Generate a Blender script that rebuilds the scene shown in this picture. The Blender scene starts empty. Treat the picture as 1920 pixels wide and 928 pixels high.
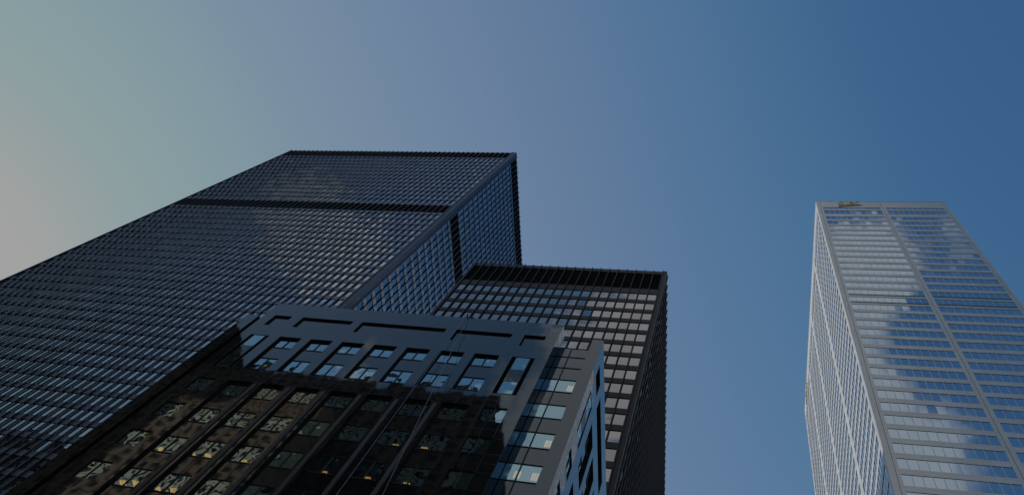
import bpy, math, random
from mathutils import Matrix, Vector
random.seed(7)
scn = bpy.context.scene
col = scn.collection
EYE = 1.7                                   # camera height above the street

# ------------------------------------------------------------------ camera
FPX = 1527.87
R0 = Vector((0.9640321562564419, 0.05155689875696151, 0.2607372008251209))     # right
R1 = Vector((0.04007923572954135, 0.9415887672239605, -0.3343714226739455))    # down
R2 = Vector((-0.26274637308037363, 0.3327949513262287, 0.9056554884749952))    # forward
cd = bpy.data.cameras.new('camera')
cam = bpy.data.objects.new('camera', cd); col.objects.link(cam)
m = Matrix(((R0.x, -R1.x, -R2.x, 0), (R0.y, -R1.y, -R2.y, 0), (R0.z, -R1.z, -R2.z, EYE), (0, 0, 0, 1)))
cam.matrix_world = m
cd.sensor_width = 36; cd.lens = FPX / 1920 * 36
cd.clip_start = 0.1; cd.clip_end = 20000
scn.camera = cam

# ------------------------------------------------------------------ sun and sky
SUN = Vector((-1, 0.34, 0.62)).normalized()
ELEV = math.asin(SUN.z)
ROT = math.atan2(SUN.x, SUN.y)               # clockwise from +Y
w = bpy.data.worlds.new('World'); scn.world = w; w.use_nodes = True
nt = w.node_tree; nt.nodes.clear()
def N(t, **k):
    n = nt.nodes.new(t)
    for a, b in k.items(): setattr(n, a, b)
    return n
def L(a, b): nt.links.new(a, b)
def M(op, a, b=None, c=None, clamp=False):
    n = N('ShaderNodeMath', operation=op); n.use_clamp = clamp
    for i, v in enumerate((a, b, c)):
        if v is None: continue
        if isinstance(v, (int, float)): n.inputs[i].default_value = v
        else: L(v, n.inputs[i])
    return n.outputs[0]
sky = N('ShaderNodeTexSky', sky_type='NISHITA')
sky.sun_disc = False; sky.sun_elevation = ELEV; sky.sun_rotation = ROT
sky.altitude = 100; sky.air_density = 1.0; sky.dust_density = 0.6; sky.ozone_density = 3.0
hsv = N('ShaderNodeHueSaturation'); hsv.inputs['Saturation'].default_value = 1.15
L(sky.outputs[0], hsv.inputs['Color'])
# a thin broken cloud layer south of the street, seen only as reflections
tc = N('ShaderNodeTexCoord'); sep = N('ShaderNodeSeparateXYZ'); L(tc.outputs['Generated'], sep.inputs[0])
X, Y, Z = sep.outputs
zc = M('MAXIMUM', Z, 0.06)
px = M('DIVIDE', X, zc); py = M('DIVIDE', Y, zc)
cmb = N('ShaderNodeCombineXYZ'); L(px, cmb.inputs[0]); L(py, cmb.inputs[1])
n1 = N('ShaderNodeTexNoise'); n1.inputs['Scale'].default_value = 8.0; n1.inputs['Detail'].default_value = 9
n1.inputs['Roughness'].default_value = 0.58; n1.inputs['Distortion'].default_value = 0.25
off = N('ShaderNodeMapping'); off.inputs['Location'].default_value = (3.7, 1.2, 0)
L(cmb.outputs[0], off.inputs[0]); L(off.outputs[0], n1.inputs['Vector'])
def ramp(x, lo, hi):
    r = N('ShaderNodeMapRange'); r.interpolation_type = 'SMOOTHSTEP'; L(x, r.inputs[0]); r.inputs[1].default_value = lo; r.inputs[2].default_value = hi
    return r.outputs[0]
west_of = M('SUBTRACT', px, M('ADD', -0.205, M('MULTIPLY', M('ADD', py, 0.45), 0.62)))      # main cloud bank between two edges
east_of = M('SUBTRACT', M('ADD', 0.185, M('MULTIPLY', M('ADD', py, 0.42), -0.36)), px)
bank = M('MULTIPLY', ramp(west_of, -0.10, 0.11), ramp(east_of, -0.04, 0.06))
dpx = M('ADD', px, 0.575); dpy = M('ADD', py, 0.375)
rad = M('SQRT', M('ADD', M('MULTIPLY', dpx, dpx), M('MULTIPLY', dpy, dpy)))
puff = M('SUBTRACT', 1.0, ramp(rad, 0.05, 0.125))
def disc(cx_, cy_, r0, r1):
    a_ = M('SUBTRACT', px, cx_); b_ = M('SUBTRACT', py, cy_)
    return M('SUBTRACT', 1.0, ramp(M('SQRT', M('ADD', M('MULTIPLY', a_, a_), M('MULTIPLY', b_, b_))), r0, r1))
gap = disc(0.098, -0.300, 0.012, 0.030); puff2 = disc(0.150, -0.375, 0.035, 0.075)
dens = M('ADD', n1.outputs['Fac'], M('ADD', M('MULTIPLY', bank, 0.27), M('MULTIPLY', puff, 0.40)))
dens = M('ADD', dens, M('SUBTRACT', M('MULTIPLY', puff2, 0.16), M('MULTIPLY', gap, 0.5)))
dr = N('ShaderNodeMapRange'); dr.interpolation_type = 'SMOOTHSTEP'
L(dens, dr.inputs[0]); dr.inputs[1].default_value = 0.58; dr.inputs[2].default_value = 0.72
mask = N('ShaderNodeMapRange'); mask.interpolation_type = 'SMOOTHSTEP'
L(Y, mask.inputs[0]); mask.inputs[1].default_value = -0.06; mask.inputs[2].default_value = -0.16
cf = M('MULTIPLY', dr.outputs[0], mask.outputs[0])
cf = M('MAXIMUM', M('MULTIPLY', cf, 0.9), M('MULTIPLY', mask.outputs[0], 0.03))     # thin high veil
mix = N('ShaderNodeMix', data_type='RGBA'); L(cf, mix.inputs['Factor'])
# film-like shoulder on the sky: bright parts near the sun level off as in the photograph
ST = 0.06
va = N('ShaderNodeVectorMath', operation='MULTIPLY'); L(hsv.outputs[0], va.inputs[0]); va.inputs[1].default_value = (ST, ST, ST)
sx = N('ShaderNodeSeparateXYZ'); L(va.outputs[0], sx.inputs[0]); cx = N('ShaderNodeCombineXYZ')
for i, A_ in enumerate((.37, .36, .37)):
    e_ = M('EXPONENT', M('MULTIPLY', M('POWER', sx.outputs[i], 1.15), -(12.5, 13.5, 14.5)[i])); L(M('MULTIPLY', M('SUBTRACT', 1.0, e_), A_), cx.inputs[i])
rc = N('ShaderNodeRGBCurve'); L(cx.outputs[0], rc.inputs['Color'])
for ci, pts in enumerate((
        [(.02, .018), (.047, .040), (.061, .074), (.091, .134), (.125, .166), (.188, .203), (.223, .222), (.28, .246), (.32, .276), (.345, .318), (.362, .355)],
        [(.06, .055), (.119, .112), (.144, .166), (.178, .206), (.212, .243), (.262, .288), (.28, .310), (.319, .340), (.352, .356)],
        [(.12, .116), (.25, .244), (.279, .302), (.305, .333), (.333, .358), (.35, .358), (.37, .356)])):
    cv_ = rc.mapping.curves[ci]
    for p_ in pts: cv_.points.new(*p_)
rc.mapping.update()
vs_ = N('ShaderNodeVectorMath', operation='SCALE'); L(rc.outputs[0], vs_.inputs[0]); vs_.inputs['Scale'].default_value = 1 / ST
L(vs_.outputs[0], mix.inputs['A']); mix.inputs['B'].default_value = (7.2, 7.3, 7.5, 1)
bg = N('ShaderNodeBackground'); bg.inputs['Strength'].default_value = 0.06
wo = N('ShaderNodeOutputWorld'); L(mix.outputs['Result'], bg.inputs[0]); L(bg.outputs[0], wo.inputs[0])

sd = bpy.data.lights.new('sun', 'SUN'); sd.energy = 3.0; sd.angle = math.radians(0.5); sd.color = (1, 0.94, 0.86)
so = bpy.data.objects.new('sun', sd); col.objects.link(so)
so.rotation_euler = SUN.to_track_quat('Z', 'Y').to_euler(); so.location = (-60, 10, 60)

scn.view_settings.view_transform = 'Standard'; scn.view_settings.look = 'None'
scn.view_settings.exposure = 0.0; scn.view_settings.gamma = 1
scn.cycles.max_bounces = 8; scn.cycles.glossy_bounces = 5; scn.cycles.transparent_max_bounces = 8
scn.cycles.diffuse_bounces = 2; scn.cycles.use_denoising = True
scn.cycles.sample_clamp_indirect = 12

# ------------------------------------------------------------------ materials
class NT:
    def __init__(s, name):
        s.m = bpy.data.materials.new(name); s.m.use_nodes = True; s.t = s.m.node_tree; s.t.nodes.clear()
        s.o = s.t.nodes.new('ShaderNodeOutputMaterial')
    def n(s, t, **k):
        x = s.t.nodes.new(t)
        for a, b in k.items(): setattr(x, a, b)
        return x
    def l(s, a, b): s.t.links.new(a, b)
    def math(s, op, a, b=None, c=None, clamp=False):
        x = s.n('ShaderNodeMath', operation=op); x.use_clamp = clamp
        for i, v in enumerate((a, b, c)):
            if v is None: continue
            if isinstance(v, (int, float)): x.inputs[i].default_value = v
            else: s.l(v, x.inputs[i])
        return x.outputs[0]
    def val(s, node, name, v): node.inputs[name].default_value = v

def wavy_normal(k, scale, amp, tilt, stretch=(1, 1, 1)):
    """Normal with a pane-wide tilt per mesh island and a gentle roller wave inside each pane."""
    tc = k.n('ShaderNodeTexCoord'); geo = k.n('ShaderNodeNewGeometry')
    mp = k.n('ShaderNodeMapping'); mp.inputs['Scale'].default_value = stretch
    k.l(tc.outputs['Object'], mp.inputs[0])
    wn = k.n('ShaderNodeTexWhiteNoise', noise_dimensions='1D')
    oi = k.n('ShaderNodeObjectInfo')
    k.l(k.math('ADD', k.math('MULTIPLY', geo.outputs['Random Per Island'], 91.7), k.math('MULTIPLY', oi.outputs['Random'], 37.3)), wn.inputs['W'])
    ofs = k.n('ShaderNodeVectorMath', operation='MULTIPLY_ADD')
    k.l(wn.outputs['Color'], ofs.inputs[0]); ofs.inputs[1].default_value = (40, 40, 40); k.l(mp.outputs[0], ofs.inputs[2])
    nz = k.n('ShaderNodeTexNoise'); nz.inputs['Scale'].default_value = scale; nz.inputs['Detail'].default_value = 1.0
    k.l(ofs.outputs[0], nz.inputs['Vector'])
    a = k.n('ShaderNodeVectorMath', operation='SUBTRACT'); k.l(nz.outputs['Color'], a.inputs[0]); a.inputs[1].default_value = (.5, .5, .5)
    b = k.n('ShaderNodeVectorMath', operation='SCALE'); k.l(a.outputs[0], b.inputs[0]); b.inputs['Scale'].default_value = amp
    c = k.n('ShaderNodeVectorMath', operation='SUBTRACT'); k.l(wn.outputs['Color'], c.inputs[0]); c.inputs[1].default_value = (.5, .5, .5)
    d = k.n('ShaderNodeVectorMath', operation='SCALE'); k.l(c.outputs[0], d.inputs[0]); d.inputs['Scale'].default_value = tilt
    e = k.n('ShaderNodeVectorMath', operation='ADD'); k.l(b.outputs[0], e.inputs[0]); k.l(d.outputs[0], e.inputs[1])
    f = k.n('ShaderNodeVectorMath', operation='ADD'); k.l(e.outputs[0], f.inputs[0]); k.l(geo.outputs['Normal'], f.inputs[1])
    g = k.n('ShaderNodeVectorMath', operation='NORMALIZE'); k.l(f.outputs[0], g.inputs[0])
    return g.outputs[0], wn.outputs['Value']

def glass_mat(name, tint, refl, dark, scale=.35, amp=.02, tilt=.01, rough=.01, see=0.0, vary=.25, stretch=(1, 1, 1)):
    """Coated window glass: a tinted mirror coat over a dark pane (or a see-through one)."""
    k = NT(name)
    nrm, rnd = wavy_normal(k, scale, amp, tilt, stretch)
    gl = k.n('ShaderNodeBsdfGlossy'); gl.inputs['Roughness'].default_value = rough; k.l(nrm, gl.inputs['Normal'])
    gl.inputs['Color'].default_value = (*tint, 1)
    fr = k.n('ShaderNodeFresnel'); fr.inputs['IOR'].default_value = 1.5; k.l(nrm, fr.inputs['Normal'])
    base = k.math('ADD', refl * (1 - vary), k.math('MULTIPLY', rnd, refl * vary * 2))
    fac = k.math('ADD', base, k.math('MULTIPLY', k.math('SUBTRACT', 1.0, base), fr.outputs[0]), clamp=True)
    df = k.n('ShaderNodeBsdfDiffuse'); df.inputs['Color'].default_value = (*dark, 1)
    under = df.outputs[0]
    if see:
        tr = k.n('ShaderNodeBsdfTransparent'); tr.inputs['Color'].default_value = (.75, .78, .74, 1)
        mx = k.n('ShaderNodeMixShader'); mx.inputs[0].default_value = see
        k.l(under, mx.inputs[1]); k.l(tr.outputs[0], mx.inputs[2]); under = mx.outputs[0]
    ms = k.n('ShaderNodeMixShader'); k.l(fac, ms.inputs[0]); k.l(under, ms.inputs[1]); k.l(gl.outputs[0], ms.inputs[2])
    k.l(ms.outputs[0], k.o.inputs[0]); return k.m

def plain(name, c, rough=.5, ior=1.5, metal=0, noise=.15, nscale=.8, amp=0, coat=0, spec=.5):
    k = NT(name); p = k.n('ShaderNodeBsdfPrincipled')
    tc = k.n('ShaderNodeTexCoord'); nz = k.n('ShaderNodeTexNoise'); nz.inputs['Scale'].default_value = nscale; nz.inputs['Detail'].default_value = 6
    k.l(tc.outputs['Object'], nz.inputs['Vector'])
    cr = k.n('ShaderNodeMapRange'); k.l(nz.outputs['Fac'], cr.inputs[0]); cr.inputs[1].default_value = .25; cr.inputs[2].default_value = .75
    cr.inputs[3].default_value = 1 - noise; cr.inputs[4].default_value = 1 + noise
    vm = k.n('ShaderNodeVectorMath', operation='SCALE'); vm.inputs[0].default_value = c; k.l(cr.outputs[0], vm.inputs['Scale'])
    k.l(vm.outputs[0], p.inputs['Base Color'])
    k.val(p, 'Roughness', rough); k.val(p, 'IOR', ior); k.val(p, 'Metallic', metal)
    k.val(p, 'Specular IOR Level', spec)
    if coat: k.val(p, 'Coat Weight', coat); k.val(p, 'Coat Roughness', .05)
    if amp:
        n2, _ = wavy_normal(k, .6, amp, amp * .5); k.l(n2, p.inputs['Normal'])
    k.l(p.outputs[0], k.o.inputs[0]); return k.m

def granite_mat():
    k = NT('polished dark granite'); p = k.n('ShaderNodeBsdfPrincipled')
    tc = k.n('ShaderNodeTexCoord'); sp = k.n('ShaderNodeSeparateXYZ'); k.l(tc.outputs['Object'], sp.inputs[0])
    geo = k.n('ShaderNodeNewGeometry'); sn = k.n('ShaderNodeSeparateXYZ'); k.l(geo.outputs['Normal'], sn.inputs[0])
    # along-wall coordinate: x on street front, y on the side
    side = k.math('GREATER_THAN', k.math('ABSOLUTE', sn.outputs[0]), .6)
    u = k.math('ADD', k.math('MULTIPLY', sp.outputs[0], k.math('SUBTRACT', 1.0, side)), k.math('MULTIPLY', sp.outputs[1], side))
    def line(x, period, offs, wd):
        f = k.math('MULTIPLY', k.math('FRACT', k.math('DIVIDE', k.math('SUBTRACT', x, offs), period)), period)
        return k.math('LESS_THAN', f, wd)
    mu = line(u, 3.05, 0.02, .022)
    for o in (.9 + .02, 1.95): mu = k.math('MAXIMUM', mu, line(u, 3.05, o, .022))
    mz = line(sp.outputs[2], 3.93, 1.7 + 49.86 - 39.3, .022)
    for o in (1.03, 2.06): mz = k.math('MAXIMUM', mz, line(sp.outputs[2], 3.93, 1.7 + 49.86 - 39.3 + o, .022))
    j = k.math('MAXIMUM', mu, mz)
    nz = k.n('ShaderNodeTexNoise'); nz.inputs['Scale'].default_value = 45; nz.inputs['Detail'].default_value = 4
    k.l(tc.outputs['Object'], nz.inputs['Vector'])
    br = k.n('ShaderNodeTexWhiteNoise', noise_dimensions='2D')
    cv = k.n('ShaderNodeCombineXYZ')
    k.l(k.math('FLOOR', k.math('DIVIDE', u, 1.02)), cv.inputs[0]); k.l(k.math('FLOOR', k.math('DIVIDE', sp.outputs[2], 1.31)), cv.inputs[1])
    k.l(cv.outputs[0], br.inputs['Vector'])
    s = k.math('ADD', k.math('MULTIPLY', nz.outputs['Fac'], .6), k.math('MULTIPLY', br.outputs['Value'], .5))
    s = k.math('ADD', s, .45)
    s = k.math('MULTIPLY', s, k.math('SUBTRACT', 1.0, k.math('MULTIPLY', j, .7)))
    vm = k.n('ShaderNodeVectorMath', operation='SCALE'); vm.inputs[0].default_value = (.011, .010, .010); k.l(s, vm.inputs['Scale'])
    k.l(vm.outputs[0], p.inputs['Base Color'])
    k.val(p, 'IOR', 1.9); k.val(p, 'Specular Tint', (.74, .88, 1.0, 1))
    k.l(k.math('ADD', .035, k.math('MULTIPLY', j, .2)), p.inputs['Roughness'])
    # each slab sits a hair out of plane
    a = k.n('ShaderNodeVectorMath', operation='SUBTRACT'); k.l(br.outputs['Color'], a.inputs[0]); a.inputs[1].default_value = (.5, .5, .5)
    b = k.n('ShaderNodeVectorMath', operation='SCALE'); k.l(a.outputs[0], b.inputs[0]); b.inputs['Scale'].default_value = .006
    n3 = k.n('ShaderNodeTexNoise'); n3.inputs['Scale'].default_value = .5; k.l(tc.outputs['Object'], n3.inputs['Vector'])
    c = k.n('ShaderNodeVectorMath', operation='SUBTRACT'); k.l(n3.outputs['Color'], c.inputs[0]); c.inputs[1].default_value = (.5, .5, .5)
    d = k.n('ShaderNodeVectorMath', operation='SCALE'); k.l(c.outputs[0], d.inputs[0]); d.inputs['Scale'].default_value = .013
    e = k.n('ShaderNodeVectorMath', operation='ADD'); k.l(b.outputs[0], e.inputs[0]); k.l(d.outputs[0], e.inputs[1])
    f = k.n('ShaderNodeVectorMath', operation='ADD'); k.l(e.outputs[0], f.inputs[0]); k.l(geo.outputs['Normal'], f.inputs[1])
    g = k.n('ShaderNodeVectorMath', operation='NORMALIZE'); k.l(f.outputs[0], g.inputs[0]); k.l(g.outputs[0], p.inputs['Normal'])
    k.l(p.outputs[0], k.o.inputs[0]); return k.m

def cladding_mat():
    k = NT('pale steel cladding'); p = k.n('ShaderNodeBsdfPrincipled')
    tc = k.n('ShaderNodeTexCoord'); sp = k.n('ShaderNodeSeparateXYZ'); k.l(tc.outputs['Object'], sp.inputs[0])
    f = k.math('MULTIPLY', k.math('FRACT', k.math('DIVIDE', k.math('SUBTRACT', sp.outputs[2], 1.7 + 102.3 - 78.9), 3.945)), 3.945)
    j = k.math('LESS_THAN', f, .05)
    cv = k.n('ShaderNodeCombineXYZ')
    k.l(k.math('FLOOR', k.math('DIVIDE', sp.outputs[0], 2.67)), cv.inputs[0]); k.l(k.math('FLOOR', k.math('DIVIDE', sp.outputs[2], 3.945)), cv.inputs[2])
    k.l(k.math('FLOOR', k.math('DIVIDE', sp.outputs[1], 2.67)), cv.inputs[1])
    br = k.n('ShaderNodeTexWhiteNoise', noise_dimensions='3D'); k.l(cv.outputs[0], br.inputs['Vector'])
    nz = k.n('ShaderNodeTexNoise'); nz.inputs['Scale'].default_value = .25; nz.inputs['Detail'].default_value = 5; k.l(tc.outputs['Object'], nz.inputs['Vector'])
    s = k.math('ADD', k.math('ADD', .82, k.math('MULTIPLY', br.outputs['Value'], .1)), k.math('MULTIPLY', nz.outputs['Fac'], .16))
    s = k.math('MULTIPLY', s, k.math('SUBTRACT', 1.0, k.math('MULTIPLY', j, .3)))
    vm = k.n('ShaderNodeVectorMath', operation='SCALE'); vm.inputs[0].default_value = (.60, .59, .57); k.l(s, vm.inputs['Scale'])
    k.l(vm.outputs[0], p.inputs['Base Color']); k.val(p, 'Roughness', .28); k.val(p, 'Metallic', .45)
    k.l(p.outputs[0], k.o.inputs[0]); return k.m

MT = {}
MT['black_steel'] = plain('graphite metallic steel', (.19, .22, .29), .50, 1.6, metal=.9, noise=.2)
MT['tower_black'] = plain('matt black steel', (.007, .007, .008), .45, 1.38, noise=.25, spec=.4)
MT['corner_steel'] = plain('dark corner steel', (.05, .06, .09), .40, 1.5, metal=.8)
MT['black_flange'] = plain('graphite steel flange', (.14, .165, .22), .50, 1.6, metal=.85, noise=.2)
MT['louvre'] = plain('dark louvre', (.006, .006, .006), .7, 1.3)
MT['frame'] = plain('black window frame', (.008, .008, .009), .5, 1.4)
MT['towerglass'] = glass_mat('bronze tower glass', (.84, .90, 1.0), .37, (.006, .007, .010), .35, .018, .022, vary=.3)
MT['bglass'] = glass_mat('grey tower glass', (1.0, .95, .93), .31, (.006, .007, .010), .35, .018, .018, vary=.16)
MT['granite'] = granite_mat()
MT['reveal'] = plain('honed dark granite reveal', (.010, .009, .009), .7, 1.4, spec=.2)
MT['flamed'] = plain('flamed granite', (.022, .022, .024), .45, 1.6, noise=.3, nscale=1.5)
MT['gglass'] = glass_mat('green tinted office glass', (.54, .80, .90), .52, (.008, .012, .012), .8, .07, .014, see=.5, vary=.12)
MT['wglass'] = glass_mat('silver blue tower glass', (.74, .88, 1.0), .60, (.01, .02, .04), .25, .010, .010, rough=.045, vary=.05)
MT['clad'] = cladding_mat()
MT['joint'] = plain('dark joint', (.05, .05, .055), .6, 1.4)
MT['grille'] = plain('granite grille', (.012, .012, .013), .5, 1.5)
MT['room'] = plain('dim office interior', (.10, .09, .08), .8, 1.4)
MT['gold'] = plain('gold sign face', (.88, .66, .34), .4, 1.5)
MT['bronze'] = plain('dark bronze sign return', (.10, .06, .03), .5, 1.5)
MT['maroon'] = plain('maroon sign face', (.36, .20, .12), .45, 1.5)
MT['tan'] = plain('tan stone', (.62, .44, .28), .8, 1.4, noise=.3, nscale=.6)
MT['dark_stone'] = plain('dark stone', (.075, .068, .062), .9, 1.3, noise=.25, nscale=.3, spec=0)
MT['darkglass'] = glass_mat('dark facade glass', (.6, .8, .9), .08, (.004, .006, .008), .5, .05, .02)
MT['tealglass'] = glass_mat('teal facade glass', (.5, .8, 1.0), .03, (.004, .010, .014), .5, .03, .02)
MT['asphalt'] = plain('asphalt', (.05, .05, .052), .85, 1.4, noise=.3, nscale=3)
MT['concrete'] = plain('pavement concrete', (.30, .29, .27), .85, 1.4, noise=.2, nscale=2)
MT['cable'] = plain('steel cable', (.25, .26, .27), .4, 1.5, metal=.6)
MT['white_paint'] = plain('road paint', (.75, .75, .72), .7, 1.4)
def lamp_mat():
    k = NT('warm office lamp'); e = k.n('ShaderNodeEmission'); e.inputs[0].default_value = (1, .62, .22, 1); e.inputs[1].default_value = 1.6
    k.l(e.outputs[0], k.o.inputs[0]); return k.m
MT['lamp'] = lamp_mat()

# ------------------------------------------------------------------ mesh helpers
class MB:
    def __init__(s, base=(0, 0, 0), shear=0.0, sy=31.0):
        s.v = []; s.f = []; s.mi = []; s.ms = []; s.base = base; s.shear = shear; s.sy = sy
    def mat(s, m):
        if m not in s.ms: s.ms.append(m)
        return s.ms.index(m)
    def poly(s, pts, m):
        i = len(s.v)
        for p in pts:
            x, y, z = p
            if s.shear: x += s.shear * (y - s.sy)
            s.v.append((x - s.base[0], y - s.base[1], z + EYE - s.base[2]))
        s.f.append(list(range(i, i + len(pts)))); s.mi.append(s.mat(m))
    def box(s, x0, x1, y0, y1, z0, z1, m, skip=''):
        a, b, c, d = (x0, y0, z0), (x1, y0, z0), (x1, y1, z0), (x0, y1, z0)
        e, f, g, h = (x0, y0, z1), (x1, y0, z1), (x1, y1, z1), (x0, y1, z1)
        i = len(s.v); sh = s.shear
        for p in (a, b, c, d, e, f, g, h):
            x = p[0] + sh * (p[1] - s.sy) if sh else p[0]
            s.v.append((x - s.base[0], p[1] - s.base[1], p[2] + EYE - s.base[2]))
        k = s.mat(m)
        for nm, q in (('b', (0, 3, 2, 1)), ('t', (4, 5, 6, 7)), ('f', (0, 1, 5, 4)), ('r', (1, 2, 6, 5)), ('k', (2, 3, 7, 6)), ('l', (3, 0, 4, 7))):
            if nm in skip: continue
            s.f.append([i + t for t in q]); s.mi.append(k)
    def fbox(s, F, u0, u1, v0, v1, d0, d1, m):
        """box in wall coordinates: u along wall, v height, d depth into the building"""
        P = [F(u, v, d) for u, v, d in ((u0, v0, d0), (u1, v0, d0), (u1, v0, d1), (u0, v0, d1), (u0, v1, d0), (u1, v1, d0), (u1, v1, d1), (u0, v1, d1))]
        xs = [p[0] for p in P]; ys = [p[1] for p in P]; zs = [p[2] for p in P]
        s.box(min(xs), max(xs), min(ys), max(ys), min(zs), max(zs), m)
    def fquad(s, F, u0, u1, v0, v1, d, m):
        q = [F(u0, v0, d), F(u1, v0, d), F(u1, v1, d), F(u0, v1, d)]
        if F.flip: q.reverse()
        s.poly(q, m)
    def build(s, name, parent=None):
        me = bpy.data.meshes.new(name)
        me.from_pydata(s.v, [], s.f)
        for m in s.ms: me.materials.append(MT[m])
        me.polygons.foreach_set('material_index', s.mi)
        me.update()
        o = bpy.data.objects.new(name, me); col.objects.link(o)
        if parent: o.parent = parent
        return o

def front(Y):
    F = lambda u, v, d: (u, Y + d, v)
    class G:
        flip = False
        def __call__(s, u, v, d): return (u, Y + d, v)
    return G()
def east(Xp):       # wall facing +X, u = y
    class G:
        flip = False
        def __call__(s, u, v, d): return (Xp - d, u, v)
    return G()
def west(Xp):       # wall facing -X, u = y
    class G:
        flip = True
        def __call__(s, u, v, d): return (Xp + d, u, v)
    return G()

def thing(name, label, cat, base, rot=0.0, group=None):
    o = bpy.data.objects.new(name, None); col.objects.link(o); o.empty_display_size = 2
    c, s_ = math.cos(rot), math.sin(rot)
    o.location = (base[0] * c - base[1] * s_, base[0] * s_ + base[1] * c, base[2]); o.rotation_euler = (0, 0, rot)
    o['label'] = label; o['category'] = cat
    if group: o['group'] = group
    return o
def tag(o, label, cat, group=None):
    o['label'] = label; o['category'] = cat
    if group: o['group'] = group
def structure(o): o['kind'] = 'structure'; return o

def project(p, rot=0.0):
    c, s_ = math.cos(rot), math.sin(rot)
    v = Vector((p[0] * c - p[1] * s_, p[0] * s_ + p[1] * c, p[2]))
    z = R2.dot(v)
    if z <= 0: return None
    return (960 + FPX * R0.dot(v) / z, 464 + FPX * R1.dot(v) / z)
def area(q):
    return abs(sum(q[i][0] * q[(i + 1) % len(q)][1] - q[(i + 1) % len(q)][0] * q[i][1] for i in range(len(q)))) / 2
def inside(p, poly):
    c = False
    for i in range(len(poly)):
        (x0, y0), (x1, y1) = poly[i], poly[i - 1]
        if (y0 > p[1]) != (y1 > p[1]) and p[0] < (x1 - x0) * (p[1] - y0) / (y1 - y0) + x0: c = not c
    return c
GPOLY = [(475, 585), (524, 568), (1060, 606), (1062, 625), (1133, 637), (1139, 930), (-50, 1000), (0, 925)]
BPOLY = [(895, 489), (1250, 508), (1250, 930), (700, 930), (600, 850)]
def split_windows(name, wins, parent, n, base, rot=0.0, hide=(), mkframe=None):
    """wins: list of (F,u0,u1,v0,v1,d,mat). The n that show largest become parts of their own; the rest one part."""
    sc = []
    for i, (F, u0, u1, v0, v1, d, mt) in enumerate(wins):
        q = [project(F(u, v, d), rot) for u, v in ((u0, v0), (u1, v0), (u1, v1), (u0, v1))]
        a = 0
        if all(q):
            cx = sum(p[0] for p in q) / 4; cy = sum(p[1] for p in q) / 4
            if 4 < cx < 1916 and 4 < cy < 924 and not any(inside((cx, cy), h) for h in hide): a = area(q)
        sc.append((a, i))
    sc.sort(reverse=True)
    top = {i for a, i in sc[:n] if a > 0}
    rest = MB(base)
    for i, (F, u0, u1, v0, v1, d, mt) in enumerate(wins):
        b = MB(base) if i in top else rest
        b.fquad(F, u0, u1, v0, v1, d, mt)
        if mkframe: mkframe(b, F, u0, u1, v0, v1, d)
        if i in top: b.build(name, parent)
    if rest.v:
        o = rest.build(name, parent); o['kind'] = 'stuff'

# ------------------------------------------------------------------ ground
g = MB(); g.poly([(-6000, -6000, -EYE), (6000, -6000, -EYE), (6000, 6000, -EYE), (-6000, 6000, -EYE)], 'asphalt')
structure(g.build('ground'))
g = MB(); g.poly([(-400, 4, -EYE + .004), (400, 4, -EYE + .004), (400, 18, -EYE + .004), (-400, 18, -EYE + .004)], 'asphalt')
for i in range(-40, 40): g.poly([(i * 9, 10.93, -EYE + .008), (i * 9 + 3, 10.93, -EYE + .008), (i * 9 + 3, 11.07, -EYE + .008), (i * 9, 11.07, -EYE + .008)], 'white_paint')
structure(g.build('road'))
g = MB(); g.box(-400, 400, 18, 30.4, -EYE + .002, -EYE + .15, 'concrete', 'b'); g.box(-400, 400, -11, 4, -EYE + .002, -EYE + .15, 'concrete', 'b')
structure(g.build('pavement'))
cam.location.z = EYE   # the eye stands on the pavement

# ------------------------------------------------------------------ the two black steel towers
def curtain(root, base, F, u0, u1, n, floors, top, bottom, louvres, wins, wall, steel, gd, tooth, glass, wide=.12):
    """Steel and glass curtain wall: floors = [(sill, head)], louvres = [(z0, z1)]"""
    p = (u1 - u0) / n
    sd_ = gd - .07
    # backing behind the panes
    wall.fquad(F, u0, u1, bottom, top - .05, gd + .10, 'frame')
    edges = sorted([(a, b, 'w') for a, b in floors] + [(a, b, 'l') for a, b in louvres])
    z = bottom
    for a, b, t in edges + [(top, top, 'e')]:
        if a - z > .05:
            wall.fbox(F, u0, u1, z, a, sd_, gd + .08, steel[0])
            if a - z < 3:                                   # ledge and drip line of the spandrel
                wall.fbox(F, u0, u1, z - .06, z - .003, sd_ - .02, gd + .06, 'frame')
        z = max(z, b)
    for a, b in floors:
        for i in range(n):
            wins.append((F, u0 + i * p + .06, u0 + (i + 1) * p - .06, a + .05, b - .07, gd, glass))
    for i in range(n + 1):
        b = MB(base); u = u0 + i * p
        b.fbox(F, u - wide / 2, u + wide / 2, bottom, top + tooth, 0, .035, steel[1])
        b.fbox(F, u - .02, u + .02, bottom, top + tooth - .1, .0352, sd_, 'frame')
        b.build('mullion', root)

def louvre_band(root, base, F, u0, u1, z0, z1, gd):
    b = MB(base)
    b.fquad(F, u0, u1, z0 + .05, z1 - .05, gd + .06, 'louvre')
    z = z0 + .1
    while z < z1 - .2:
        b.fbox(F, u0, u1, z, z + .05, gd - .05, gd + .04, 'louvre'); z += .30
    b.build('louvre_band', root)

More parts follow.
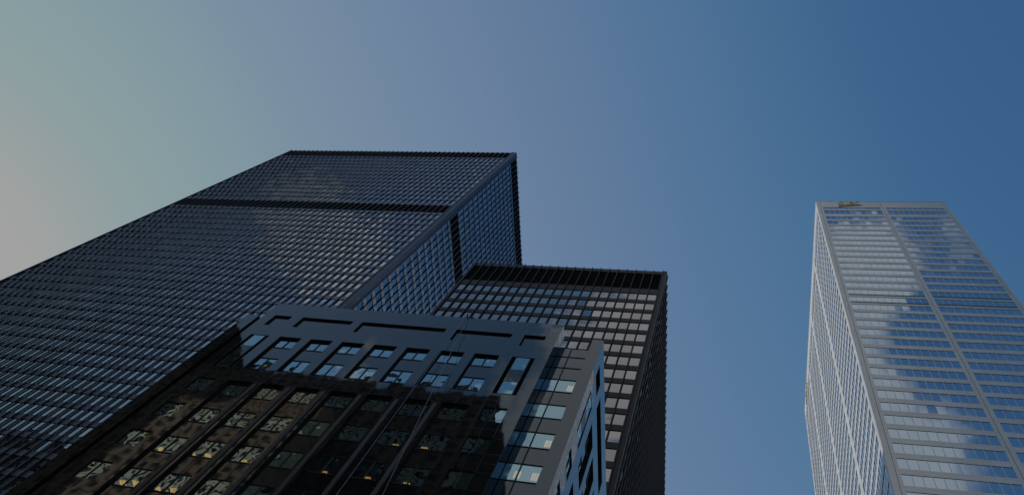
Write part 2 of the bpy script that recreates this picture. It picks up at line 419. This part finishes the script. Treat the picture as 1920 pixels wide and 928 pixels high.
def black_tower(name, label, x0, x1, nx, ye, yd, ny, zt, floors_f, louvres, glass, gd, tooth, xe, base, steel):
    root = thing(name, label, 'office tower', base)
    wall = MB(base); wins = []
    Ff, Fe, Fw = front(ye), east(xe), west(x0 - .6)
    bot = -EYE + 6
    # solid core
    wall.box(x0 - .1, xe - gd - .12, ye + gd + .12, yd, -EYE, zt - .1, 'frame', 'b')
    curtain(root, base, Ff, x0, x1, nx, floors_f, zt, bot, louvres, wins, wall, steel, gd, tooth, glass)
    curtain(root, base, Fe, ye + (xe - x1) + .3, yd, ny, floors_f, zt, bot, louvres, wins, wall, steel, gd, tooth, glass)
    for a, b in louvres:
        louvre_band(root, base, Ff, x0, x1, a, b, gd); louvre_band(root, base, Fe, ye + 1.2, yd, a, b, gd)
    wall.build('wall', root)
    # corner column with its re-entrant notches
    c = MB(base); q = xe - x1
    c.box(x1 + .12, xe - .16, ye + .14, ye + q + .1, -EYE, zt + .02, 'corner_steel' if steel[0] == 'black_steel' else steel[0], 'b')
    c.box(x1 + .10, x1 + .16, ye - .001, ye + .34, -EYE, zt + .05, steel[1], 'b')
    c.box(x1 + q * .45, x1 + q * .45 + .07, ye + .18, ye + .30, -EYE, zt + .04, steel[1], 'b')
    c.box(xe - .34, xe + .001, ye + q - .02, ye + q + .04, -EYE, zt + .05, steel[1], 'b')
    c.box(xe - .36, xe - .24, ye + .55, ye + .61, -EYE, zt + .04, steel[1], 'b')
    c.build('corner_column', root)
    # coping
    c = MB(base); c.box(x0 - .2, xe - .30, ye + .30, yd, zt - .02, zt + .12, steel[1])
    c.build('roof_coping', root)
    # west end seen as a thin dark edge, and lobby columns below
    c = MB(base); c.box(x0 - .45, x0 - .12, ye + .1, yd, -EYE, zt, steel[0], 'b'); c.build('end_wall', root)
    return root, wins

# big tower: heads above and below the mechanical floor
DA = 53.85
fl = []
for k in range(12): h = 220.25 - 3.84 * k; fl.append((h - 2.55, h))
for k in range(42):
    h = 166.7 - (3.79 * k if k < 14 else 3.79 * 13 + 3.66 * (k - 13))
    if h - 2.5 > 6: fl.append((h - 2.5, h))
baseA = (-100, DA, 0)
rootA, winsA = black_tower('black_tower', 'tallest black steel and glass tower, its wide face crossed by one dark band',
    -137.75, -64.5, 48, DA, 97.0, 27, 228.5, fl, [(168.2, 173.9), (221.6, 227.9)], 'towerglass', .285, .30, -63.1, baseA, ('black_steel', 'black_flange'))
split_windows('window', winsA, rootA, 100, baseA, hide=(GPOLY, BPOLY))

DB = 51.3
fl = [(121.35 - 3.675 * k - 2.5, 121.35 - 3.675 * k) for k in range(31)]
baseB = (-28, DB, 0)
rootB, winsB = black_tower('black_tower', 'shorter black tower with pale window panes, between granite building and open sky',
    -44.85, -11.5, 22, DB, 98.0, 30, 131.35, fl, [(123.3, 130.1)], 'bglass', .28, .10, -10.65, baseB, ('tower_black', 'tower_black'))
split_windows('window', winsB, rootB, 100, baseB, hide=(GPOLY,))

# ------------------------------------------------------------------ pale tower on the right
YW = -0.02011
baseW = (37.3, 70.0, 0)
rootW = thing('pale_tower', 'tall pale metal tower with blue ribbon windows, sunlit left side, at the right', 'office tower', baseW, YW)
FW, FS = front(70.0), west(20.55)
ZT = 237.9
heads = [101.4 + 3.945 * k for k in range(-23, 32)]
rib = [(h - 2.62, h, 'n') for h in heads]
rib.append((226.0, 229.4, 'n')); rib.append((230.7, 232.0, 'n'))
wall = MB(baseW); DG = .075
bays_f = [(22.03, 36.75), (38.1, 52.5)]
bays_s = [(71.2 + 16.85 * k, 71.2 + 16.85 * k + 14.9) for k in range(4)]
wall.box(20.55 + .4, 53.7, 70.4, 137.9, -EYE, ZT - .3, 'clad', 'b')
def pale_wall(F, ua, ub, bays, top):
    prev = ua
    for a, b in bays:
        wall.fbox(F, prev, a, -EYE, top, 0, .4, 'clad'); prev = b
    wall.fbox(F, prev, ub, -EYE, top, 0, .4, 'clad')
    for a, b in bays:
        z = -EYE
        for s_, h, _ in rib:
            wall.fbox(F, a, b, z, s_, 0.006, .4, 'clad'); z = h
        wall.fbox(F, a, b, z, top, 0.006, .4, 'clad')
pale_wall(FW, 20.55 + .001, 53.70, bays_f, ZT)
pale_wall(FS, 70.002, 137.9, bays_s, ZT - .002)
for u in (21.45, 37.36, 53.0): wall.fbox(FW, u - .035, u + .035, -EYE, ZT - .01, -.004, .01, 'joint')
for u in (71.0 - .5,): wall.fbox(FS, u - .03, u + .03, -EYE, ZT - .01, -.004, .01, 'joint')
wall.build('wall', rootW)
p_ = MB(baseW); p_.box(20.5, 53.75, 69.95, 137.95, ZT, ZT + .25, 'clad')
p_.build('roof_coping', rootW)
def ribbon_frame(b, F, u0, u1, v0, v1, d):
    n = 11; p = (u1 - u0) / n
    hw, pr = (.10, .065) if F.flip else (.045, .035)
    for i in range(1, n): b.fbox(F, u0 + i * p - hw, u0 + i * p + hw, v0, v1, d - pr, d - .006, 'clad')
    b.fbox(F, u0, u1, v0, v0 + (.16 if F.flip else .07), d - .05, d - .007, 'clad')
winsW = []
for s_, h, _ in rib:
    for a, b in bays_f: winsW.append((FW, a, b, s_, h, DG, 'wglass'))
    for a, b in bays_s: winsW.append((FS, a, b, s_, h, DG, 'wglass'))
def pane_frame(b, F, u0, u1, v0, v1, d):
    # separate pane islands in front of the backing so every pane catches its own bit of sky
    n = 11; p = (u1 - u0) / n
    for i in range(n): b.fquad(F, u0 + i * p + .02, u0 + (i + 1) * p - .02, v0 + .02, v1 - .02, d - .004, 'wglass')
    ribbon_frame(b, F, u0, u1, v0, v1, d)
split_windows('window', winsW, rootW, 100, baseW, YW, mkframe=pane_frame)
# slots under the two plant-room rows
lv = MB(baseW)
for kz in (17, 18):
    h = 101.4 + 3.945 * kz
    for a, b in bays_f:
        n = 11; p = (b - a) / n
        lv = MB(baseW)
        lv.fbox(FW, a + .06, b - .06, h - 3.12, h - 2.64, -.012, .003, 'frame')
        lv.build('vent_strip', rootW)

# sign letters
def stroke(b, F, pts, wd, d0, d1, mface, mside):
    for (u0, v0), (u1, v1) in zip(pts, pts[1:]):
        dx, dy = u1 - u0, v1 - v0; ln = math.hypot(dx, dy); nx, ny = -dy / ln * wd / 2, dx / ln * wd / 2
        ex, ey = dx / ln * wd * .2, dy / ln * wd * .2
        q = [(u0 - ex + nx, v0 - ey + ny), (u0 - ex - nx, v0 - ey - ny), (u1 + ex - nx, v1 + ey - ny), (u1 + ex + nx, v1 + ey + ny)]
        prism(b, F, q, d0, d1, mface, mside)
def prism(b, F, q, d0, d1, mface, mside):
    a = sum(q[i][0] * q[(i + 1) % len(q)][1] - q[(i + 1) % len(q)][0] * q[i][1] for i in range(len(q)))
    if a < 0: q = q[::-1]
    fr = [F(u, v, d0) for u, v in q]; bk = [F(u, v, d1) for u, v in q]
    if F.flip: b.poly(fr[::-1], mface)
    else: b.poly(fr, mface)
    for i in range(len(q)):
        j = (i + 1) % len(q); s4 = [fr[i], bk[i], bk[j], fr[j]]
        b.poly(s4[::-1] if F.flip else s4, mside)
def bank_sign(F, u_of, label, rot, base):
    root = thing('bank_sign', label, 'sign', base, rot, 'gold letter signs at the top of the pale tower')
    def arc(cx, cy, rx, ry, a0, a1, n=10):
        return [(u_of(cx + rx * math.cos(math.radians(a0 + (a1 - a0) * i / n))), cy + ry * math.sin(math.radians(a0 + (a1 - a0) * i / n))) for i in range(n + 1)]
    z0, z1 = 234.95, 237.3; zm = (z0 + z1) / 2; ry = (z1 - z0) / 2
    shapes = {
        'C1': [arc(27.25, zm, .72, ry, 50, 310)],
        'I': [[(u_of(28.50), z0 - .1), (u_of(28.50), z1 + .1)]],
        'B': [[(u_of(29.15), z0 - .1), (u_of(29.15), z1 + .1)], [(u_of(29.15), z1)] + arc(29.75, zm + ry / 2, .45, ry / 2, 90, -90) + [(u_of(29.15), zm)],
              [(u_of(29.75), zm)] + arc(29.8, zm - ry / 2, .5, ry / 2, 90, -90) + [(u_of(29.15), z0)]],
        'C2': [arc(31.35, zm, .72, ry, 50, 310)]}
    for nm, sts in shapes.items():
        b = MB(base)
        for st in sts: stroke(b, F, st, .42, -.10, -.03, 'gold', 'bronze')
        b.build('letter', root)
    b = MB(base)
    top = [(u_of(26.2 + 6.2 * t), 234.0 + .35 * t) for t in (0, .25, .5, .75, 1)]
    botm = [(u_of(26.2 + 6.2 * t), 232.5 + (234.25 - 232.5) * t ** .85) for t in (1, .75, .5, .25, 0)]
    prism(b, F, top + botm, -.13, -.02, 'maroon', 'bronze')
    b.build('swoosh', root)
    return root
bank_sign(FW, lambda u: u, 'gold letters CIBC above a dark wedge on the front of the pale tower', YW, (29, 70, 232 + EYE))
bank_sign(FS, lambda u: 126.2 + (32.4 - u) * 1.05, 'gold letters seen edge-on at the top of the sunlit left side of the pale tower', YW, (20.5, 129, 232 + EYE))

# ------------------------------------------------------------------ dark granite building
RG = 0.009
baseG = (-38.5, 31.0, 0)
rootG = thing('granite_building', 'dark polished granite office building with recessed window columns, in front of the black towers', 'office building', baseG, RG)
D = 31.0
F = front(D)
def holed(b, F, u0, u1, v0, v1, holes, m, depth_of, back='granite'):
    us = sorted({u0, u1, *[h[0] for h in holes], *[h[1] for h in holes]})
    vs = sorted({v0, v1, *[h[2] for h in holes], *[h[3] for h in holes]})
    for i in range(len(us) - 1):
        run = None
        for j in range(len(vs) - 1):
            cu, cv = (us[i] + us[i + 1]) / 2, (vs[j] + vs[j + 1]) / 2
            hole = any(h[0] < cu < h[1] and h[2] < cv < h[3] for h in holes)
            if not hole: b.fquad(F, us[i], us[i + 1], vs[j], vs[j + 1], 0, m)
    for h in holes:
        a0, a1, z0, z1 = h[:4]; dp = h[4]
        def q(pts):
            pts = [F(*p) for p in pts]
            if F.flip: pts.reverse()
            b.poly(pts, 'reveal')
        q([(a0, z0, 0), (a0, z1, 0), (a0, z1, dp), (a0, z0, dp)])
        q([(a1, z0, 0), (a1, z0, dp), (a1, z1, dp), (a1, z1, 0)])
        q([(a0, z1, 0), (a1, z1, 0), (a1, z1, dp), (a0, z1, dp)])
        q([(a0, z0, 0), (a0, z0, dp), (a1, z0, dp), (a1, z0, 0)])
        if len(h) > 5 and h[5]: b.fquad(F, a0, a1, z0, z1, dp, back)
RZ = .24
wide = [(-38.5 + 3.043 * i, -38.5 + 3.043 * i + 2.15) for i in range(7)]
ZB = 8.0
XL, XR = -42.53, -14.03
heads_lo = [49.9 - 3.93 * k for k in range(11)]
gw = []                        # windows: (F,u0,u1,z0,z1,d)
panels = []
wall = MB(baseG)
holes = []
for a, b in ((-41.43, -39.62), (-38.5, -33.31), (-32.42, -24.19), (-23.23, -18.08), (-17.0, -15.07)):
    holes.append((a, b, 59.95, 62.07, .19, True))
for a, b in wide:
    holes.append((a, b, 51.85, 57.93, RZ + .35)); holes.append((a, b, ZB, 49.9, RZ + .35))
for a, b in ((-41.45, -39.6), (-17.0, -15.08)):
    holes.append((a, b, 51.85, 57.93, .6, True))
for h in heads_lo:
    for a, b in ((-41.35, -39.62), (-16.97, -15.17)):
        if h > ZB + 3: holes.append((a, b, h - 1.95, h, .12))
holed(wall, F, XL, XR, -EYE, 64.6, holes, 'granite', None)
def band(b, F, a, c, z0, z1, d): b.fbox(F, a, c, z0, z1, d, d + .3, 'granite')
for a, b in wide:
    band(wall, F, a + .002, b - .002, 54.28, 56.2, RZ - .02)
    band(wall, F, a + .002, b - .002, 51.85, 52.3, RZ - .02)
    gw.append((F, a, b, 56.2, 57.93, RZ)); gw.append((F, a, b, 52.3, 54.28, RZ))
    for k, h in enumerate(heads_lo):
        if h - 1.95 < ZB: continue
        band(wall, F, a + .002, b - .002, h - 3.93, h - 1.95, RZ - .02)
        gw.append((F, a, b, h - 1.95, h, RZ))
for h in heads_lo:
    if h > ZB + 3:
        gw.append((F, -41.35, -39.62, h - 1.95, h, .1)); gw.append((F, -16.97, -15.17, h - 1.95, h, .1))
# faceted half-columns between the lower openings
for i in range(6):
    a, b = wide[i][1], wide[i + 1][0]
    wall.fbox(F, a + .30, b - .30, ZB, 49.55, -.08, -.003, 'flamed')
# street front slab return, roof and body
wall.poly([(XR, D, -EYE), (XR, D + 1.3, -EYE), (XR, D + 1.3, 64.6), (XR, D, 64.6)], 'granite')
wall.poly([(XL, D, -EYE), (XL, D, 64.6), (XL, D + 1.3, 64.6), (XL, D + 1.3, -EYE)], 'granite')
wall.poly([(XL, D, 64.6), (XR, D, 64.6), (XR, D + 1.3, 64.6), (XL, D + 1.3, 64.6)], 'granite')
wall.poly([(XL, D + 1.3, 61.5), (XL, D + 1.3, 64.6), (XR, D + 1.3, 64.6), (XR, D + 1.3, 61.5)], 'granite')
wall.box(XL + .3, XR, D + 4.2, 49.5, -EYE, 61.9, 'granite', 'b')
wall.poly([(XL, D + 1.3, 61.9), (XR, D + 1.3, 61.9), (XR, D + 4.3, 61.9), (XL, D + 4.3, 61.9)], 'granite')
# left wing
wall.box(-44.3, -43.05, D + .05, 49.5, -EYE, 61.9, 'granite', 'b')
wall.box(-43.06, -42.5, D + 1.6, 49.5, -EYE, 61.8, 'granite', 'b')
wall.build('wall', rootG)

# narrow glazed bays with a pierced grille panel
def bay(F, u0, u1, z0, z1, shear=0):
    m0 = (z0 + z1) / 2 - .07
    p = MB(baseG, shear)
    p.fbox(F, u0, u1, z0, z1, .03, .5, 'grille')
    o = p.build('window_bay', rootG)
    for a, b in ((m0 + 1.0, z1 - .08), (z0 + .08, m0 - 1.02)):
        q = MB(baseG, shear); q.fquad(F, u0 + .06, u1 - .06, a, b, .024, 'gglass'); q.build('pane', o)
    q = MB(baseG, shear); q.fbox(F, u0 + .02, u1 - .02, m0 - .98, m0 + .96, .002, .028, 'granite')
    for r in range(6):
        zz = m0 - .86 + r * .30
        for c, (s0, s1) in enumerate(((.10, .40), (.44, .60), (.66, .92))):
            if c == 1 and r in (0, 4): continue
            W_ = u1 - u0
            q.fbox(F, u0 + s0 * W_, u0 + s1 * W_, zz, zz + .09, -.004, .001, 'frame')
    q.build('grille', o)
bay(F, -41.12, -39.93, 51.95, 57.9); bay(F, -16.66, -15.42, 51.95, 57.9)

# right wing: recessed strip, corner pier and the side wall (leans a hair out of square)
SH = .0105
XP = -10.1
Fs = east(XP)
wing = MB(baseG, SH)
ZR = 62.15
wing.fquad(F, -11.05, XP, -EYE, ZR, 0, 'granite')
wing.poly([(-11.05, D, -EYE), (-11.05, D, ZR), (-11.05, D + 1.2, ZR), (-11.05, D + 1.2, -EYE)], 'granite')
wing.poly([(XR - .0, D + 1.2, 62.6), (-11.05, D + 1.2, 62.6), (-11.05, D + 4, 62.6), (XR, D + 4, 62.6)], 'granite')
wing.poly([(-11.05, D, ZR), (XP, D, ZR), (XP, 49.9, ZR), (-11.05, 49.9, ZR)], 'granite')
wing.poly([(-11.05, D + 1.2, ZR), (-11.05, D + 1.2, 62.6), (-11.05, D + 4, 62.6), (-11.05, D + 4, ZR)], 'granite')
wing.box(XR + .01, -11.06, D + 1.8, 49.9, -EYE, 62.0, 'granite', 'b')
wing.box(-11.05, XP - 1.0, D + 1.3, 49.9, -EYE, 62.0, 'granite', 'b')
sh = [(32.2, 34.1, 58.05, 60.0, .19, True), (35.25, 43.7, 58.05, 60.0, .19, True), (45.1, 49.0, 58.05, 60.0, .19, True)]
swide = [(35.22 + 3.16 * i, 35.22 + 3.16 * i + 2.25) for i in range(5)]
swide = [(a, min(b, 49.7)) for a, b in swide if a < 48]
sh.append((32.2, 33.95, 50.0, 55.9, .6, True))
for a, b in swide: sh += [(a, b, 50.0, 55.9, .8), (a, b, ZB, 48.0, .8)]
sheads = [47.85 - 3.9 * k for k in range(10)]
for h in sheads: sh.append((32.2, 33.85, h - 1.85, h, .12))
holed(wing, Fs, D, 49.9, -EYE, ZR, sh, 'granite', None)
for a, b in swide:
    band(wing, Fs, a + .002, b - .002, 52.3, 54.1, RZ - .02); band(wing, Fs, a + .002, b - .002, 50.0, 50.35, RZ - .02)
    for h in sheads: band(wing, Fs, a + .002, b - .002, h - 3.9 + .15, h - 1.85, RZ - .02)
# strip: glass and polished panels
F2 = front(D + 1.2)
s_heads = [61.0 - 3.95 * k for k in range(14)]
strip_w = []
for k, h in enumerate(s_heads):
    isglass = k >= 1
    z1, z0 = h, h - 1.93
    for a, b in ((-14.0, -13.0), (-12.9, -11.06)):
        if k == 1 and a < -13: pass
        if isglass: strip_w.append((F2, a, b, z0, z1 - .06, .05))
        else: wing.fquad(F2, a, b, z0, z1 - .06, .05, 'granite')
        wing.fquad(F2, a, b, z0 - 1.96, z0 - .06, .05, 'granite')
    wing.fbox(F2, -14.02, -11.052, z0 - .06, z0, .0, .06, 'frame'); wing.fbox(F2, -14.02, -11.052, z1 - .06, z1, .0, .06, 'frame')
wing.fquad(F2, -14.0, -11.06, 61.0, 62.6, .05, 'granite')
for u in (-12.95,): wing.fbox(F2, u - .04, u + .04, -EYE, 62.5, -.01, .055, 'frame')
wing.build('side_wing', rootG)
bay(Fs, 32.5, 33.65, 50.1, 55.85, SH)

# windows of the granite building
LIT = {}
def g_window(F, u0, u1, z0, z1, d, shear=0, split=True):
    b = MB(baseG, shear)
    mid = (u0 + u1) / 2
    if split:
        b.fquad(F, u0 + .03, mid - .03, z0 + .04, z1 - .03, d, 'gglass'); b.fquad(F, mid + .03, u1 - .03, z0 + .04, z1 - .03, d, 'gglass')
    else: b.fquad(F, u0, u1, z0, z1, d, 'gglass')
    o = b.build('window', rootG)
    if split:
        f = MB(baseG, shear)
        f.fbox(F, mid - .045, mid + .045, z0, z1, d - .05, d + .03, 'frame')
        f.fbox(F, u0, u1, z0 - .05, z0 + .05, d - .06, d + .031, 'frame'); f.fbox(F, u0, u1, z1 - .05, z1, d - .06, d + .031, 'frame')
        f.build('frame', o)
    return o
count = 0
for (Fq, u0, u1, z0, z1, d) in gw:
    if z0 > 30: g_window(Fq, u0, u1, z0, z1, d); count += 1
lowb = MB(baseG)
for (Fq, u0, u1, z0, z1, d) in gw:
    if z0 <= 30: lowb.fquad(Fq, u0, u1, z0, z1, d, 'gglass')
o = lowb.build('window', rootG); o['kind'] = 'stuff'
for w_ in strip_w:
    if w_[3] > 33: b = MB(baseG, SH); b.fquad(w_[0], *w_[1:5], w_[5], 'gglass'); b.build('window', rootG)
for a, b_ in swide:
    g_window(Fs, a, b_, 54.1, 55.9, RZ, SH); g_window(Fs, a, b_, 50.35, 52.3, RZ, SH)
    for h in sheads[:4]: g_window(Fs, a, b_, h - 1.85, h + .15, RZ, SH)
for h in sheads[:4]: g_window(Fs, 32.2, 33.85, h - 1.85, h, .1, SH)

# dim rooms behind the glass: ceilings, back wall and a few warm ceiling lamps
room = MB(baseG)
room.poly([(XL + .3, D + 4.1, 0), (XR - .1, D + 4.1, 0), (XR - .1, D + 4.1, 59.5), (XL + .3, D + 4.1, 59.5)], 'room')
for h in [57.93, 54.2] + heads_lo: room.box(XL + .3, XR - .1, D + .85, D + 4.1, h + .02, h + .3, 'room')
for h in s_heads[1:]: room.box(XR + .05, -11.1, D + 1.3, D + 1.78, h + .02, h + .2, 'room')
room.build('room_ceilings', rootG)
for px_, py_ in ((690, 898), (608.7, 887), (763.7, 909), (743, 837), (797, 842), (231, 904), (255.6, 905), (296, 916), (326, 919),
                 (362.5, 851), (391, 855), (302.5, 842), (458.7, 866)):
    v = R0 * ((px_ - 960) / FPX) + R1 * ((py_ - 464) / FPX) + R2
    c_, s_ = math.cos(-RG), math.sin(-RG); v = Vector((v.x * c_ - v.y * s_, v.x * s_ + v.y * c_, v.z))
    for h in heads_lo:
        q = v * (h / v.z)
        if D + .8 < q.y < D + 4.0:
            b = MB(baseG)
            for i in range(3): b.box(q.x - .24 + i * .17, q.x - .14 + i * .17, q.y - .2, q.y + .3, h - .06, h + .015, 'lamp')
            b.build('ceiling_lamp', rootG); break
for k, dx in ((1, -12.0), (3, -12.0), (4, -12.0), (4, -13.2)):
    b = MB(baseG)
    for i in range(3): b.box(dx + i * .16, dx + i * .16 + .1, D + 1.30, D + 1.34, s_heads[k] - 1.55, s_heads[k] - .75, 'lamp')
    b.build('ceiling_lamp', rootG)

# cables of the window-washing gear and their davit
def cable(name, label, pts, r=.02):
    b = MB((pts[0][0], pts[0][1], pts[0][2] + EYE))
    for a, c in zip(pts, pts[1:]):
        a, c = Vector(a), Vector(c); t = (c - a).normalized(); n_ = t.cross(Vector((0, 1, 0))).normalized(); m_ = t.cross(n_)
        ring = lambda p: [p + (n_ * math.cos(x) + m_ * math.sin(x)) * r for x in (0, 1.047, 2.094, 3.142, 4.189, 5.236)]
        A, B = ring(a), ring(c)
        for i in range(6): b.poly([tuple(A[i]), tuple(A[(i + 1) % 6]), tuple(B[(i + 1) % 6]), tuple(B[i])], 'cable')
    o = b.build(name); o.location = (pts[0][0], pts[0][1], pts[0][2] + EYE); tag(o, label, 'cable', 'cables hanging on the granite front'); return o
def unproj(px, py, Y):
    v = R0 * ((px - 960) / FPX) + R1 * ((py - 464) / FPX) + R2
    return tuple(v * (Y / v.y))
T1 = unproj(874, 593, 30.6); T2 = unproj(877, 595, 30.6)
E1 = unproj(630, 928, 30.3); E2 = unproj(717, 928, 28.6)
def ext(a, b, z): t = (z - a[2]) / (b[2] - a[2]); return tuple(a[i] + (b[i] - a[i]) * t for i in range(3))
cable('cable', 'thin steel cable hanging steeply down the granite front, the left of the two', [T1, ext(T1, E1, -1.4)])
cable('cable', 'thin steel cable slanting away from the granite front, the right of the two', [T2, ext(T2, E2, -1.4)])
dv = thing('davit_arm', 'small dark davit arm on the roof edge holding two thin cables', 'davit', (T1[0] + .1, 31.2, 64.6 + EYE))
b = MB((T1[0] + .1, 31.2, 64.6 + EYE))
b.box(T1[0] - .2, T1[0] + .7, 30.75, 31.6, 64.62, 64.74, 'frame'); b.build('base_plate', dv)
b = MB((T1[0] + .1, 31.2, 64.6 + EYE)); b.box(T1[0] - .02, T1[0] + .08, 30.5, 31.3, 64.75, 64.83, 'frame'); b.build('arm', dv)

# ------------------------------------------------------------------ buildings across the street, seen mirrored in the granite and glass
def block(name, label, x0, x1, y0, y1, zt, pitch, fh, wallm, glassm, wfr=.55, hfr=.55, finials=False, step=None):
    base = ((x0 + x1) / 2, y1, 0)
    root = thing(name, label, 'office building', base)
    b = MB(base); b.box(x0, x1, y0, y1 - .5, -EYE, zt, wallm, 'b')
    n = int((x1 - x0) / pitch); p = (x1 - x0) / n; nf = int((zt + EYE - 6) / fh)
    g_ = MB(base)
    for i in range(n):
        b.box(x0 + i * p, x0 + (i + (1 - wfr)) * p, y1 - .5, y1, -EYE, zt, wallm, 'b')
    for k in range(nf):
        z = zt - (k + 1) * fh
        b.box(x0, x1, y1 - .5, y1 - .12, z + fh * hfr, z + fh, wallm)
    g_.box(x0 + .1, x1 - .1, y1 - .45, y1 - .42, 0, zt - 1, glassm)
    b.build('wall', root); o = g_.build('window', root); o['kind'] = 'stuff'
    if step:
        p_ = MB(base); sx0, sx1, sz = step
        p_.box(sx0, sx1, y0, y1 - .6, zt, sz, wallm)
        for i in range(int((sx1 - sx0) / 1.3)): p_.box(sx0 + i * 1.3, sx0 + i * 1.3 + .5, y1 - .6, y1 - .2, zt, sz, wallm)
        p_.build('penthouse', root)
    if finials:
        f = MB(base); i = 0
        for i in range(int((x1 - x0) / 6)):
            cx = x0 + 3 + i * 6
            for s4 in ((-1, -1, 1, -1), (1, -1, 1, 1), (1, 1, -1, 1), (-1, 1, -1, -1)):
                f.poly([(cx + s4[0] * 1.4, y1 - 1.6 + s4[1] * 1.4, zt), (cx + s4[2] * 1.4, y1 - 1.6 + s4[3] * 1.4, zt), (cx, y1 - 1.6, zt + 5)], wallm)
        f.build('roof_finials', root)
    b = MB(base); b.box(x0 - .2, x1 + .2, y0, y1 + .2, zt, zt + .6, wallm); b.build('roof_coping', root)
    return root
block('office_building', 'dark office block across the street, mirrored in the lower granite front', -128, -46, -62, -27, 146, 3.2, 3.9, 'dark_stone', 'tealglass', finials=True)
block('office_building', 'tallest dark office block across the street, left of the other dark block', -225, -130, -70, -27, 176, 3.6, 3.9, 'dark_stone', 'tealglass')
block('stone_building', 'sunlit tan stone building across the street, mirrored in the granite windows', -103, -75, -26, -18, 118, 2.6, 3.0, 'tan', 'darkglass', .62, .6, step=(-90, -75, 127))
